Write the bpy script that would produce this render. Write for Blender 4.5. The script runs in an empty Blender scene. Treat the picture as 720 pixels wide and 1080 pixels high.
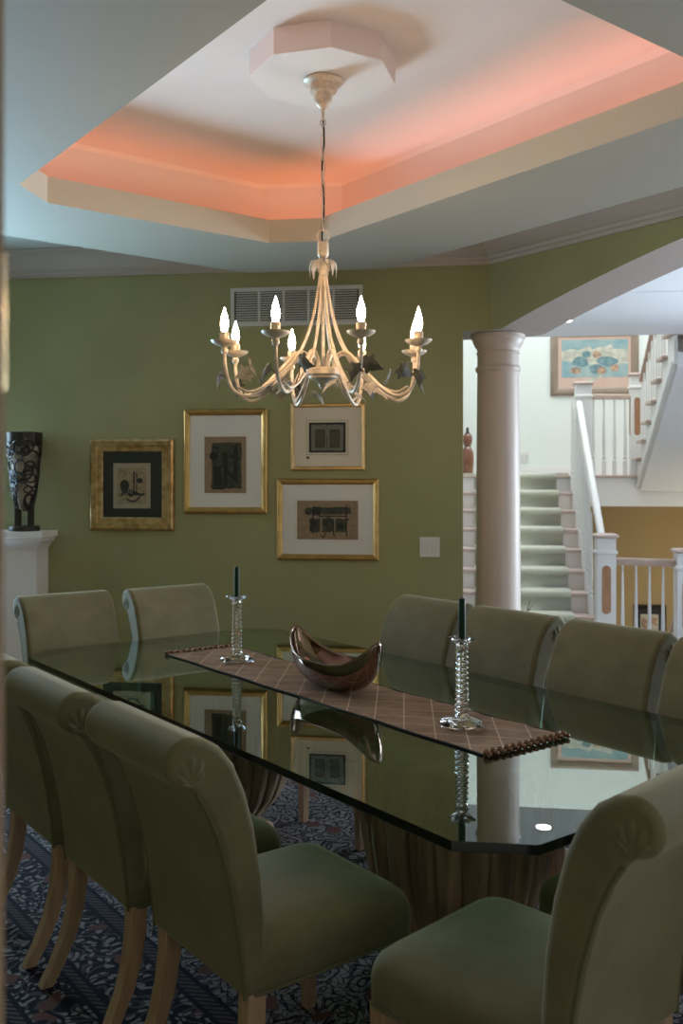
import bpy, bmesh, math, random
from math import sin, cos, pi, radians as R, sqrt
from mathutils import Vector, Matrix

random.seed(7)
sc = bpy.context.scene
C = sc.collection
DTH = R(37.25)              # dining room frame: local x across the table, local y along it
HTH = R(-7.75)              # hall frame: local x along the picture wall, local y away from it
EYE = 1.55

# ------------------------------------------------------------------ frames
def D(a, b, z=0.0):
    return Vector((a*cos(DTH)-b*sin(DTH), a*sin(DTH)+b*cos(DTH), z))
def H(s, n, z=0.0):
    return Vector((s*cos(HTH)-n*sin(HTH), s*sin(HTH)+n*cos(HTH), z))
def sn(a, b):
    return ((a-b)/sqrt(2), (a+b)/sqrt(2))
def ab(s, n):
    return ((s+n)/sqrt(2), (n-s)/sqrt(2))

# ------------------------------------------------------------------ materials
MAT = {}
def mat(name, col, rough=.5, metal=0.0, noise=None, bump=None, sheen=0, spec=.5, coat=0, trans=0, ior=1.45, stretch=None):
    m = bpy.data.materials.new(name); m.use_nodes = True
    nt = m.node_tree; b = nt.nodes['Principled BSDF']
    b.inputs['Base Color'].default_value = (*col, 1)
    b.inputs['Roughness'].default_value = rough
    b.inputs['Metallic'].default_value = metal
    b.inputs['Specular IOR Level'].default_value = spec
    b.inputs['IOR'].default_value = ior
    if sheen:
        b.inputs['Sheen Weight'].default_value = sheen
        b.inputs['Sheen Roughness'].default_value = .45
        b.inputs['Sheen Tint'].default_value = (min(1, col[0]*3+.2), min(1, col[1]*3+.2), min(1, col[2]*3+.2), 1)
    if coat: b.inputs['Coat Weight'].default_value = coat
    if trans: b.inputs['Transmission Weight'].default_value = trans
    tc = None
    def coords():
        nonlocal tc
        if tc is None:
            t = nt.nodes.new('ShaderNodeTexCoord'); mp = nt.nodes.new('ShaderNodeMapping')
            if stretch: mp.inputs['Scale'].default_value = stretch
            nt.links.new(t.outputs['Object'], mp.inputs['Vector']); tc = mp.outputs['Vector']
        return tc
    if noise:
        sc_, amt = noise[:2]
        n = nt.nodes.new('ShaderNodeTexNoise'); n.inputs['Scale'].default_value = sc_; n.inputs['Detail'].default_value = 5
        nt.links.new(coords(), n.inputs['Vector'])
        r = nt.nodes.new('ShaderNodeValToRGB')
        c2 = noise[2] if len(noise) > 2 else tuple(min(1, c*(1+amt)) for c in col)
        c1 = col if len(noise) > 2 else tuple(c*(1-amt) for c in col)
        r.color_ramp.elements[0].position = .35; r.color_ramp.elements[0].color = (*c1, 1)
        r.color_ramp.elements[1].position = .65; r.color_ramp.elements[1].color = (*c2, 1)
        nt.links.new(n.outputs['Fac'], r.inputs['Fac']); nt.links.new(r.outputs['Color'], b.inputs['Base Color'])
    if bump:
        n = nt.nodes.new('ShaderNodeTexNoise'); n.inputs['Scale'].default_value = bump[0]; n.inputs['Detail'].default_value = 4
        nt.links.new(coords(), n.inputs['Vector'])
        bp = nt.nodes.new('ShaderNodeBump'); bp.inputs['Strength'].default_value = bump[1]; bp.inputs['Distance'].default_value = .01
        nt.links.new(n.outputs['Fac'], bp.inputs['Height']); nt.links.new(bp.outputs['Normal'], b.inputs['Normal'])
    MAT[name] = m
    return m

def emis(name, col, st):
    m = bpy.data.materials.new(name); m.use_nodes = True; nt = m.node_tree
    b = nt.nodes['Principled BSDF']; b.inputs['Base Color'].default_value = (*col, 1)
    b.inputs['Emission Color'].default_value = (*col, 1); b.inputs['Emission Strength'].default_value = st
    MAT[name] = m; return m

mat('green_paint', (.325,.318,.160), .62, noise=(2.5,.05), bump=(180,.04))
mat('white_ceiling', (.80,.71,.655), .7, noise=(1.5,.02))
mat('white_trim', (.80,.74,.71), .4)
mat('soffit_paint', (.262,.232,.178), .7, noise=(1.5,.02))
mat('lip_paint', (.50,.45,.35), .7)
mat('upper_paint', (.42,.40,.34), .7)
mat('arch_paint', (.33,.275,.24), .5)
mat('trim_crown', (.43,.37,.32), .45)
mat('column_paint', (.60,.50,.44), .42, noise=(3,.04), stretch=(6,6,.3))
mat('hall_white', (.80,.79,.78), .55)
mat('hall_cream', (.76,.79,.76), .65)
mat('hall_ceiling', (.86,.87,.90), .7)
mat('tan_wall', (.45,.33,.16), .7)
mat('oak_floor', (.16,.085,.04), .35, noise=(6,.3), stretch=(1,12,1))
mat('hall_stone', (.82,.82,.85), .35, noise=(4,.08))
mat('velvet', (.160,.138,.075), .75, noise=(5,.16), bump=(60,.05), sheen=.45, spec=.25)
mat('velvet_piping', (.125,.118,.065), .8, sheen=.4, spec=.2)
mat('leg_wood', (.42,.27,.17), .42, noise=(7,.14), stretch=(6,6,.7))
mat('stair_tread', (.58,.45,.40), .4, noise=(6,.1), stretch=(1,5,5))
mat('rail_wood', (.46,.34,.28), .35, noise=(8,.1), stretch=(1,6,6))
mat('inset_wood', (.42,.22,.12), .4, noise=(10,.12), stretch=(5,5,.8))
mat('carpet_green', (.64,.64,.53), .95, noise=(160,.12), bump=(300,.5))
mat('gold_leaf', (.66,.46,.23), .38, .8, noise=(22,.35,(.40,.23,.09)), bump=(50,.12))
mat('gold_smooth', (.60,.36,.13), .30, .9, noise=(14,.12))
mat('gold_pale', (.62,.42,.20), .36, .8, noise=(14,.12))
mat('mat_white', (.84,.83,.81), .8)
mat('mat_cream', (.80,.72,.61), .8)
mat('mat_black', (.012,.012,.013), .7)
mat('paper_tan', (.34,.23,.15), .85, noise=(30,.1))
mat('paper_beige', (.36,.27,.18), .85, noise=(60,.25))
mat('paper_rim', (.44,.36,.27), .85)
mat('ink', (.022,.020,.016), .8, noise=(60,.6,(.08,.07,.05)))
mat('ink_dark', (.012,.012,.012), .8)
mat('page_grey', (.20,.18,.15), .85)
mat('illumin', (.13,.075,.045), .8, noise=(90,.6,(.05,.05,.03)))
mat('vent_white', (.60,.60,.60), .5)
mat('vent_dark', (.02,.02,.022), .8)
mat('plastic_white', (.72,.69,.68), .35)
mat('antique_cream', (.62,.50,.37), .42, .15, noise=(35,.18), spec=.6)
mat('leaf_metal', (.40,.34,.27), .5, .1, noise=(40,.2))
mat('leaf_shaded', (.095,.088,.066), .75, 0, noise=(40,.2))  # leaf colour darkened to carry the shade of leaves facing the camera
mat('cord_black', (.01,.01,.01), .6)
mat('candle_green', (.008,.028,.013), .55, spec=.25)
mat('crystal', (1,1,1), .02, trans=1, ior=1.52)
mat('bronze', (.30,.20,.155), .09, 1.0, noise=(3,.15), bump=(14,.06))
mat('pedestal_wood', (.30,.20,.125), .5, noise=(5,.35), stretch=(4,4,.5), bump=(40,.1))
mat('bead_copper', (.22,.11,.06), .22, .7)
mat('runner_back', (.02,.016,.012), .8)
mat('carved_dark', (.022,.014,.010), .35)
mat('vessel_pale', (.36,.31,.24), .5, noise=(9,.5))
mat('amber_glass', (.20,.075,.040), .12, coat=.6, noise=(30,.25), stretch=(1,1,6))
mat('twig', (.10,.06,.04), .7)
mat('ceramic', (.25,.22,.20), .4)
mat('walnut_frame', (.27,.20,.15), .4, noise=(9,.1))
mat('mat_pink', (.72,.50,.40), .8)
mat('art_blue', (.22,.40,.44), .8, noise=(5,.4,(.42,.52,.50)))
mat('art_teal', (.10,.22,.25), .8, noise=(18,.4,(.25,.38,.40)))
mat('art_cream', (.62,.60,.50), .8, noise=(14,.2))
mat('art_ochre', (.50,.33,.22), .8, noise=(20,.4))
mat('jamb_paint', (.17,.105,.055), .8, spec=.1)
mat('brass', (.75,.55,.3), .2, 1)
mat('window_frame', (.75,.74,.72), .4)
emis('bulb_glow', (1,.70,.42), 130)
emis('downlight', (1,.93,.82), 25)

def glass_mix(name, tint, ior=1.5, gain=1.0, gcol=(1,1,1)):
    """clear or tinted flat glass: what its outer surface does not mirror passes straight through"""
    m = bpy.data.materials.new(name); m.use_nodes = True; nt = m.node_tree
    for n in list(nt.nodes): nt.nodes.remove(n)
    o = nt.nodes.new('ShaderNodeOutputMaterial'); mx = nt.nodes.new('ShaderNodeMixShader')
    t = nt.nodes.new('ShaderNodeBsdfTransparent'); t.inputs['Color'].default_value = (*tint, 1)
    g = nt.nodes.new('ShaderNodeBsdfGlossy'); g.inputs['Roughness'].default_value = 0; g.inputs['Color'].default_value = (*gcol, 1)
    f = nt.nodes.new('ShaderNodeFresnel'); f.inputs['IOR'].default_value = ior
    ge = nt.nodes.new('ShaderNodeNewGeometry')
    inv = nt.nodes.new('ShaderNodeMath'); inv.operation = 'SUBTRACT'; inv.inputs[0].default_value = gain
    sc2 = nt.nodes.new('ShaderNodeMath'); sc2.operation = 'MULTIPLY'; sc2.inputs[1].default_value = gain; nt.links.new(ge.outputs['Backfacing'], sc2.inputs[0])
    nt.links.new(sc2.outputs[0], inv.inputs[1])
    mu = nt.nodes.new('ShaderNodeMath'); mu.operation = 'MULTIPLY'; mu.use_clamp = True
    nt.links.new(f.outputs[0], mu.inputs[0]); nt.links.new(inv.outputs[0], mu.inputs[1])
    nt.links.new(mu.outputs[0], mx.inputs[0]); nt.links.new(t.outputs[0], mx.inputs[1]); nt.links.new(g.outputs[0], mx.inputs[2])
    nt.links.new(mx.outputs[0], o.inputs['Surface']); MAT[name] = m
glass_mix('picture_glass', (.97,.97,.97), 1.45)
glass_mix('table_glass', (.42,.58,.49), 1.9, 1.45, (.93,1,.96))
glass_mix('window_glass', (.95,.97,1), 1.45)
mat('glass_edge', (.003,.007,.005), .12, spec=.6)

def rug_material(name, dark, mid, light, red, hx, hy, border=True):
    m = bpy.data.materials.new(name); m.use_nodes = True; nt = m.node_tree; N = nt.nodes; L = nt.links
    b = N['Principled BSDF']; b.inputs['Roughness'].default_value = .95; b.inputs['Specular IOR Level'].default_value = .1
    tc = N.new('ShaderNodeTexCoord')
    def math_(op, a, b_=None, c=None):
        n = N.new('ShaderNodeMath'); n.operation = op
        for i, v in enumerate((a, b_, c)):
            if v is None: continue
            if isinstance(v, (int, float)): n.inputs[i].default_value = v
            else: L.new(v, n.inputs[i])
        return n.outputs[0]
    dn = N.new('ShaderNodeTexNoise'); dn.inputs['Scale'].default_value = 9; dn.inputs['Detail'].default_value = 1
    L.new(tc.outputs['Object'], dn.inputs['Vector'])
    vm = N.new('ShaderNodeVectorMath'); vm.operation = 'MULTIPLY_ADD'; vm.inputs[1].default_value = (.13,.13,0)
    L.new(dn.outputs['Color'], vm.inputs[0]); L.new(tc.outputs['Object'], vm.inputs[2])
    def vor(scale, feat='F1'):
        v = N.new('ShaderNodeTexVoronoi'); v.voronoi_dimensions = '2D'; v.feature = feat; v.inputs['Scale'].default_value = scale
        L.new(vm.outputs[0], v.inputs['Vector']); return v.outputs['Distance']
    def mixc(fac, c1, c2):
        n = N.new('ShaderNodeMix'); n.data_type = 'RGBA'
        L.new(fac, n.inputs[0])
        for i, c in ((6, c1), (7, c2)):
            if isinstance(c, tuple): n.inputs[i].default_value = (*c, 1)
            else: L.new(c, n.inputs[i])
        return n.outputs[2]
    v1 = vor(9)
    rings = math_('ABSOLUTE', math_('SUBTRACT', math_('FRACT', math_('MULTIPLY', v1, 3.6)), .5))
    scroll = math_('LESS_THAN', rings, .13)
    leaf = math_('LESS_THAN', vor(24), .26)
    fine = math_('LESS_THAN', vor(38, 'DISTANCE_TO_EDGE'), .055)
    rose = math_('LESS_THAN', vor(4.1), .13)
    field = mixc(scroll, light, dark); field = mixc(leaf, field, mid); field = mixc(fine, field, dark); field = mixc(rose, field, red)
    bord = mixc(scroll, dark, mid); bord = mixc(math_('LESS_THAN', vor(30), .26), bord, light); bord = mixc(rose, bord, red)
    sp = N.new('ShaderNodeSeparateXYZ'); L.new(tc.outputs['Object'], sp.inputs[0])
    dx = math_('SUBTRACT', hx, math_('ABSOLUTE', sp.outputs[0])); dy = math_('SUBTRACT', hy, math_('ABSOLUTE', sp.outputs[1]))
    d = math_('MINIMUM', dx, dy)
    col = field
    if border:
        col = mixc(math_('LESS_THAN', d, .62), field, bord)
        guard = mixc(math_('GREATER_THAN', math_('ABSOLUTE', math_('SUBTRACT', math_('FRACT', math_('MULTIPLY', math_('ADD', sp.outputs[0], sp.outputs[1]), 34)), .5)), .30), mid, dark)
        for p, w in ((.60,.022),(.34,.014),(.12,.018)):
            col = mixc(math_('LESS_THAN', math_('ABSOLUTE', math_('SUBTRACT', d, p)), w), col, guard)
            for q in (-1, 1):
                col = mixc(math_('LESS_THAN', math_('ABSOLUTE', math_('SUBTRACT', d, p+q*(w+.008))), .008), col, dark)
    L.new(col, b.inputs['Base Color']); MAT[name] = m
rug_material('persian_rug', (.011,.011,.018), (.075,.062,.066), (.22,.20,.20), (.12,.055,.045), 1.42, 2.15)
rug_material('hall_rug', (.05,.06,.14), (.20,.22,.34), (.62,.62,.66), (.22,.12,.14), 1.0, 1.0)

def runner_material():
    m = bpy.data.materials.new('runner_cloth'); m.use_nodes = True; nt = m.node_tree; N = nt.nodes; L = nt.links
    b = N['Principled BSDF']; b.inputs['Roughness'].default_value = .55; b.inputs['Sheen Weight'].default_value = .0
    tc = N.new('ShaderNodeTexCoord'); sp = N.new('ShaderNodeSeparateXYZ'); L.new(tc.outputs['Object'], sp.inputs[0])
    def mm(op, a, b_=None):
        n = N.new('ShaderNodeMath'); n.operation = op
        for i, v in enumerate((a, b_)):
            if v is None: continue
            if isinstance(v, (int, float)): n.inputs[i].default_value = v
            else: L.new(v, n.inputs[i])
        return n.outputs[0]
    masks = []
    for sg in (1, -1):
        t = mm('ADD', sp.outputs[1], mm('MULTIPLY', sp.outputs[0], 1.15*sg))
        fr = mm('ABSOLUTE', mm('SUBTRACT', mm('FRACT', mm('DIVIDE', mm('ADD', t, 20.02), .15)), .5))
        masks.append(mm('LESS_THAN', fr, .020))
    line = mm('MAXIMUM', *masks)
    n = N.new('ShaderNodeTexNoise'); n.inputs['Scale'].default_value = 9; n.inputs['Detail'].default_value = 4
    L.new(tc.outputs['Object'], n.inputs['Vector'])
    r = N.new('ShaderNodeValToRGB'); r.color_ramp.elements[0].color = (.20,.116,.070,1); r.color_ramp.elements[1].color = (.35,.218,.138,1)
    r.color_ramp.elements[0].position = .3; r.color_ramp.elements[1].position = .7
    L.new(n.outputs['Fac'], r.inputs['Fac'])
    mx = N.new('ShaderNodeMix'); mx.data_type = 'RGBA'; L.new(line, mx.inputs[0]); L.new(r.outputs['Color'], mx.inputs[6]); mx.inputs[7].default_value = (.62,.48,.36,1)
    L.new(mx.outputs[2], b.inputs['Base Color'])
    n2 = N.new('ShaderNodeTexNoise'); n2.inputs['Scale'].default_value = 22; L.new(tc.outputs['Object'], n2.inputs['Vector'])
    h = mm('ADD', n2.outputs['Fac'], mm('MULTIPLY', line, -.5))
    bp = N.new('ShaderNodeBump'); bp.inputs['Strength'].default_value = .5; bp.inputs['Distance'].default_value = .01
    L.new(h, bp.inputs['Height']); L.new(bp.outputs['Normal'], b.inputs['Normal'])
    MAT['runner_cloth'] = m
runner_material()

# ------------------------------------------------------------------ mesh helpers
class MB:
    def __init__(s): s.v = []; s.f = []; s.mi = []; s.cur = 0
    def add(s, vs, fs):
        o = len(s.v); s.v += [tuple(v) for v in vs]
        for f in fs: s.f.append(tuple(i+o for i in f)); s.mi.append(s.cur)
    def box(s, x0, x1, y0, y1, z0, z1):
        s.add([(x0,y0,z0),(x1,y0,z0),(x1,y1,z0),(x0,y1,z0),(x0,y0,z1),(x1,y0,z1),(x1,y1,z1),(x0,y1,z1)],
              [(3,2,1,0),(4,5,6,7),(0,1,5,4),(1,2,6,5),(2,3,7,6),(3,0,4,7)])
    def rings(s, rs, close=False, cap0=True, cap1=True):
        n = len(rs[0]); vs = [p for r in rs for p in r]; fs = []; m = len(rs)
        for i in range(m if close else m-1):
            a, b = i*n, ((i+1) % m)*n
            for j in range(n):
                k = (j+1) % n; fs.append((a+j, a+k, b+k, b+j))
        if not close:
            if cap0: fs.append(tuple(reversed(range(n))))
            if cap1: fs.append(tuple((m-1)*n+j for j in range(n)))
        s.add(vs, fs)
    def prism(s, poly, d0, d1, axis='z'):
        """outline of 2-D points pushed from d0 to d1 along axis"""
        def P(p, d): return {'z': (p[0],p[1],d), 'y': (p[0],d,p[1]), 'x': (d,p[0],p[1])}[axis]
        s.rings([[P(p,d0) for p in poly], [P(p,d1) for p in poly]])
    def rrect(s, layers, seg=5):
        """layers: (hx, hy, r, cx, cy, z) stacked rounded rectangles"""
        rs = []
        for hx, hy, r, cx, cy, z in layers:
            r = min(r, hx, hy); ring = []
            for qx, qy, a0 in ((1,1,0),(-1,1,pi/2),(-1,-1,pi),(1,-1,3*pi/2)):
                for i in range(seg+1):
                    a = a0+pi/2*i/seg
                    ring.append((cx+qx*(hx-r)+r*cos(a), cy+qy*(hy-r)+r*sin(a), z))
            rs.append(ring)
        s.rings(rs)
    def lathe(s, prof, seg=32, cx=0, cy=0, mod=None, cap=True):
        rs = []
        for r, z in prof:
            rs.append([(cx+(r*(mod(2*pi*i/seg, r, z) if mod else 1))*cos(2*pi*i/seg), cy+(r*(mod(2*pi*i/seg, r, z) if mod else 1))*sin(2*pi*i/seg), z) for i in range(seg)])
        s.rings(rs, cap0=cap, cap1=cap)
    def tube(s, path, rad, seg=8, close=False):
        P = [Vector(p) for p in path]; n = len(P)
        rad = rad if isinstance(rad, (list, tuple)) else [rad]*n
        T = []
        for i in range(n):
            if close: t = P[(i+1) % n]-P[i-1]
            else: t = P[min(i+1,n-1)]-P[max(i-1,0)]
            T.append(t.normalized() if t.length > 1e-9 else Vector((0,0,1)))
        up = Vector((0,0,1)) if abs(T[0].z) < .9 else Vector((1,0,0))
        N = T[0].cross(up).normalized(); rs = []
        for i in range(n):
            N = (N-T[i]*N.dot(T[i])).normalized(); B = T[i].cross(N)
            rs.append([P[i]+(N*cos(2*pi*k/seg)+B*sin(2*pi*k/seg))*rad[i] for k in range(seg)])
        s.rings(rs, close=close)
    def ball(s, c, r, seg=10, sq=1.0):
        s.rings([[(c[0]+r*sin(pi*i/seg)*cos(2*pi*k/seg), c[1]+r*sin(pi*i/seg)*sin(2*pi*k/seg), c[2]-r*sq*cos(pi*i/seg)) for k in range(seg)] for i in range(1, seg)])
    def build(s, name, m, parent=None, smooth=38, loc=None, rz=None, bevel=None, solid=None):
        me = bpy.data.meshes.new(name); me.from_pydata(s.v, [], s.f)
        ms = m if isinstance(m, (list, tuple)) else [m]
        for q in ms: me.materials.append(MAT[q])
        for p, i in zip(me.polygons, s.mi): p.material_index = i
        bm = bmesh.new(); bm.from_mesh(me); bmesh.ops.recalc_face_normals(bm, faces=bm.faces); bm.to_mesh(me); bm.free()
        if smooth:
            for p in me.polygons: p.use_smooth = True
            me.set_sharp_from_angle(angle=R(smooth))
        o = bpy.data.objects.new(name, me); C.objects.link(o)
        if parent is not None: o.parent = parent
        if loc is not None: o.location = loc
        if rz is not None: o.rotation_euler = (0,0,rz)
        if solid:
            md = o.modifiers.new('Solidify', 'SOLIDIFY'); md.thickness = solid; md.offset = -1
        if bevel:
            md = o.modifiers.new('Bevel', 'BEVEL'); md.width = bevel[0]; md.segments = bevel[1]; md.limit_method = 'ANGLE'; md.angle_limit = R(bevel[2] if len(bevel) > 2 else 50)
        return o

def tag(o, label, cat, group=None, kind=None):
    o['label'] = label; o['category'] = cat
    if group: o['group'] = group
    if kind: o['kind'] = kind
    return o
def thing(name, label, cat, loc, rz=0, group=None):
    o = bpy.data.objects.new(name, None); C.objects.link(o); o.empty_display_size = .1
    o.location = loc; o.rotation_euler = (0,0,rz)
    return tag(o, label, cat, group)
def struct(o):
    o['kind'] = 'structure'; return o
def copy_tree(o, parent=None):
    c = o.copy(); C.objects.link(c)
    if parent is not None: c.parent = parent
    for ch in list(o.children): copy_tree(ch, c)
    return c
def smoothstep_path(pts, k=6):
    """Catmull-Rom through pts"""
    P = [Vector(p) for p in pts]; out = []
    for i in range(len(P)-1):
        p0, p1, p2, p3 = P[max(i-1,0)], P[i], P[i+1], P[min(i+2,len(P)-1)]
        for j in range(k):
            t = j/k
            out.append(.5*((2*p1)+(-p0+p2)*t+(2*p0-5*p1+4*p2-p3)*t*t+(-p0+3*p1-3*p2+p3)*t**3))
    out.append(P[-1]); return out

# ================================================================== SETTING
WN = 6.126                    # picture wall, distance along the hall frame's y
AW = 4.42                     # arch wall, across the dining frame
TH = .40                      # wall thickness at the openings
HEAD = 2.51                   # underside of the header
CORNER_B = WN*sqrt(2)-AW
S_END = -.05
Sc, _ = sn(AW, CORNER_B)
Sb, _ = sn(AW+TH, (WN+TH)*sqrt(2)-(AW+TH))
b_back = (WN+TH)*sqrt(2)-(AW+TH)

# picture wall
m = MB(); m.box(-3.40, S_END, WN, WN+TH, 0, 3.3)
struct(m.build('wall_back', 'green_paint', rz=HTH, smooth=None))
# header above the column gap: green faces, pale underside
m = MB()
hv = [(S_END,WN),(Sc,WN),(Sb,WN+TH),(S_END,WN+TH)]
vs = [(x,y,HEAD) for x,y in hv]+[(x,y,3.3) for x,y in hv]
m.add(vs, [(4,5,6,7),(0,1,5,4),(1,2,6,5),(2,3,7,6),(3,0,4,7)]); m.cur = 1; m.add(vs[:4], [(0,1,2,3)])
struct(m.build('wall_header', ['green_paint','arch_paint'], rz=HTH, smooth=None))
# arch wall
arch = []                                            # (b, z) going away from the column
b0 = 4.144
for i in range(15):
    u = 1.45*i/14; arch.append((b0-u, HEAD+.30*u-.045*u*u))
u1 = 1.45; z1 = arch[-1][1]; sl = .30-.09*u1
for i in range(1, 13):
    u = .62*i/12; arch.append((b0-u1-u, z1+sl*u-sl/(2*.62)*u*u))
full = arch+[(2*(b0-u1-.62)-b, z) for b, z in reversed(arch[:-1])]
b_end = full[-1][0]
m = MB()
def awall(f_b, z, back): return (AW+TH if back else AW, f_b, z)
top = 3.3
outl = [(CORNER_B, b_back, HEAD)]+[(b, b, z) for b, z in full]
vs = []; fs = []
for fb, bb, z in outl:
    vs += [awall(fb,z,0), awall(bb,z,1), awall(fb,top,0), awall(bb,top,1)]
for i in range(len(outl)-1):
    a, b = 4*i, 4*(i+1)
    fs += [(a,b,b+2,a+2), (a+1,a+3,b+3,b+1), (a+2,b+2,b+3,a+3)]
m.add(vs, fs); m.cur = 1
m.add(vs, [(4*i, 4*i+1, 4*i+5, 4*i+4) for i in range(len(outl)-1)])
m.cur = 0
m.box(AW, AW+TH, -.75, b_end, 0, top)
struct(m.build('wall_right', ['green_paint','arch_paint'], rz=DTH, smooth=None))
# walls out of frame that close the room: window wall, doorway wall, wall behind the table
LB, LA = 6.75, -2.0
wy0, wy1, wz0, wz1 = .85, 1.82, .40, 2.40
m = MB(); m.box(LA-.2, wy0, LB, LB+.2, 0, 3.3); m.box(wy1, WN*sqrt(2)-LB+.25, LB, LB+.2, 0, 3.3); m.box(wy0, wy1, LB, LB+.2, 0, wz0); m.box(wy0, wy1, LB, LB+.2, wz1, 3.3)
struct(m.build('wall_left', 'green_paint', rz=DTH, smooth=None))
m = MB(); m.box(LA-.2, LA, .48*sqrt(2)-LA, LB, 0, 3.3); struct(m.build('wall_left_side', 'green_paint', rz=DTH, smooth=None))
JS = -.298
m = MB(); m.box(sn(LA, .48*sqrt(2)-LA)[0], JS-.02, .40, .56, 0, 3.3); m.box(1.05, 1.25, .40, .56, 0, 3.3); m.box(JS-.02, 1.05, .40, .56, 2.45, 3.3)
struct(m.build('wall_doorway', 'green_paint', rz=HTH, smooth=None))
a0, bq = ab(1.2,.48)
m = MB(); m.box(a0, AW+TH, bq-.2, bq, 0, .5); m.box(a0, AW+TH, bq-.2, bq, 2.3, 3.3); m.box(a0, 1.25, bq-.2, bq, .5, 2.3); m.box(2.6, AW+TH, bq-.2, bq, .5, 2.3)
struct(m.build('wall_front', 'green_paint', rz=DTH, smooth=None))
# door casing right by the camera
m = MB()
m.box(JS-.02, JS, .38, .58, 0, 2.45); m.box(JS-.10, JS-.004, .56, .585, 0, 2.52); m.box(JS-.10, JS-.02, .585, .60, 0, 2.52)
m.box(JS-.02, 1.05, .38, .58, 2.43, 2.45)
dj = struct(m.build('door_1', 'jamb_paint', rz=HTH, smooth=None, bevel=(.004,2)))
for zz in (1.655, .35):
    m = MB(); m.rings([[(JS-.010+.004*cos(a), .590+.004*sin(a), z) for a in [2*pi*i/12 for i in range(12)]] for z in (zz-.045, zz+.045)])
    m.build('hinge', 'brass', dj)
# floors
m = MB(); a = [D(LA,.3*sqrt(2)-LA),D(LA,LB),D(WN*sqrt(2)-LB,LB),D(AW+.02,CORNER_B+.05),D(AW+.02,bq-.2),D(a0,bq-.2),H(1.25,.2)]
m.rings([[(p.x,p.y,-.12) for p in a],[(p.x,p.y,0) for p in a]])
struct(m.build('floor', 'oak_floor', smooth=None))
m = MB(); m.box(-2.4,8.0,WN-.05,8.04,-.3,-.004); m.box(-2.4,1.16,8.04,11.6,-.3,-.004)
m.box(3.15,8.0,8.04,9.2,-.3,-.004)
fl = m
pts = [D(AW+.02, CORNER_B+.1), D(AW+.02,bq-.2), D(AW+3.3,bq-.2), D(AW+3.3, 2.2)]
hf = struct(fl.build('floor_hall', 'hall_stone', rz=HTH, smooth=None))
m = MB(); m.rings([[(p.x,p.y,-.28) for p in pts],[(p.x,p.y,-.006) for p in pts]]); struct(m.build('floor_hall', 'hall_stone', smooth=None))

# ---- ceiling with tray, cove and dropped ring
A0, A1, B0, B1, LEG = 1.365, 2.965, 1.65, 4.28, .195
def octo(o, z):
    l = LEG+o*(2-sqrt(2)); a0_, a1_, b0_, b1_ = A0-o, A1+o, B0-o, B1+o
    return [D(*p, z) for p in ((a1_,b1_-l),(a1_-l,b1_),(a0_+l,b1_),(a0_,b1_-l),(a0_,b0_+l),(a0_+l,b0_),(a1_-l,b0_),(a1_,b0_+l))]
Z_SOF, Z_LIP, Z_TRAY, Z_UP = 2.825, 2.948, 3.20, 3.10
roomp = [D(AW+.1,CORNER_B+.05), H(-1.6,WN+.1), D(WN*sqrt(2)-LB+.1,LB+.02), D(LA-.1,LB+.1), D(LA-.1,2.6), H(-1,.3), D(1.1,bq-.1), D(AW+.1,bq-.1)]
m = MB()
loops = [[Vector((p.x,p.y,Z_UP)) for p in roomp], octo(.70,Z_UP), octo(.70,Z_SOF), octo(0,Z_SOF), octo(0,Z_LIP), octo(.025,Z_LIP), octo(.025,Z_LIP-.10),
         octo(.21,Z_LIP-.10), octo(.21,Z_TRAY-.02), octo(.19,Z_TRAY)]
for i in range(len(loops)-1):
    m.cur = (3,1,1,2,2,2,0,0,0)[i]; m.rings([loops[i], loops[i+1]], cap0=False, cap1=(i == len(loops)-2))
co_ = m.build('ceiling', ['white_ceiling','soffit_paint','lip_paint','upper_paint'], smooth=None); struct(co_)
bm = bmesh.new(); bm.from_mesh(co_.data); bmesh.ops.remove_doubles(bm, verts=bm.verts, dist=1e-5); bmesh.ops.recalc_face_normals(bm, faces=bm.faces); bm.to_mesh(co_.data); bm.free()
# octagonal ceiling medallion
CA, CB = 2.165, 2.965
cc = D(CA, CB)
m = MB()
ma0 = radians_off = DTH+R(22.5)-R(8)
m.rings([[(cc.x+.283*cos(ma0+i*pi/4), cc.y+.283*sin(ma0+i*pi/4), z) for i in range(8)] for z in (3.10, 3.205)])
struct(m.build('trim_1', 'white_ceiling', smooth=None, bevel=(.003,2)))
# crown moulding along both walls (mitred) and baseboard
CR = [(0,2.93),(.012,2.93),(.018,2.95),(.03,2.958),(.036,2.975),(.05,2.985),(.075,3.015),(.10,3.05),(.105,3.062),(.12,3.068),(.125,3.085),(.14,3.092),(.14,3.10),(0,3.10)]
m = MB(); rs = []
k = math.tan(pi/8)
for st in (0,1,2):
    ring = []
    for d, z in CR:
        if st == 0: p = H(-3.40, WN-d, z)
        elif st == 1: p = D(AW-d, (WN-d)*sqrt(2)-(AW-d), z)
        else: p = D(AW-d, bq, z)
        ring.append(p)
    rs.append(ring)
m.rings(rs); struct(m.build('trim_2', 'trim_crown', smooth=None))
m = MB(); m.box(-3.40, S_END, WN-.016, WN, 0, .12); m.box(-3.40,S_END,WN-.012,WN,.12,.14)
struct(m.build('baseboard_back', 'white_trim', rz=HTH, smooth=None))

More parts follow.
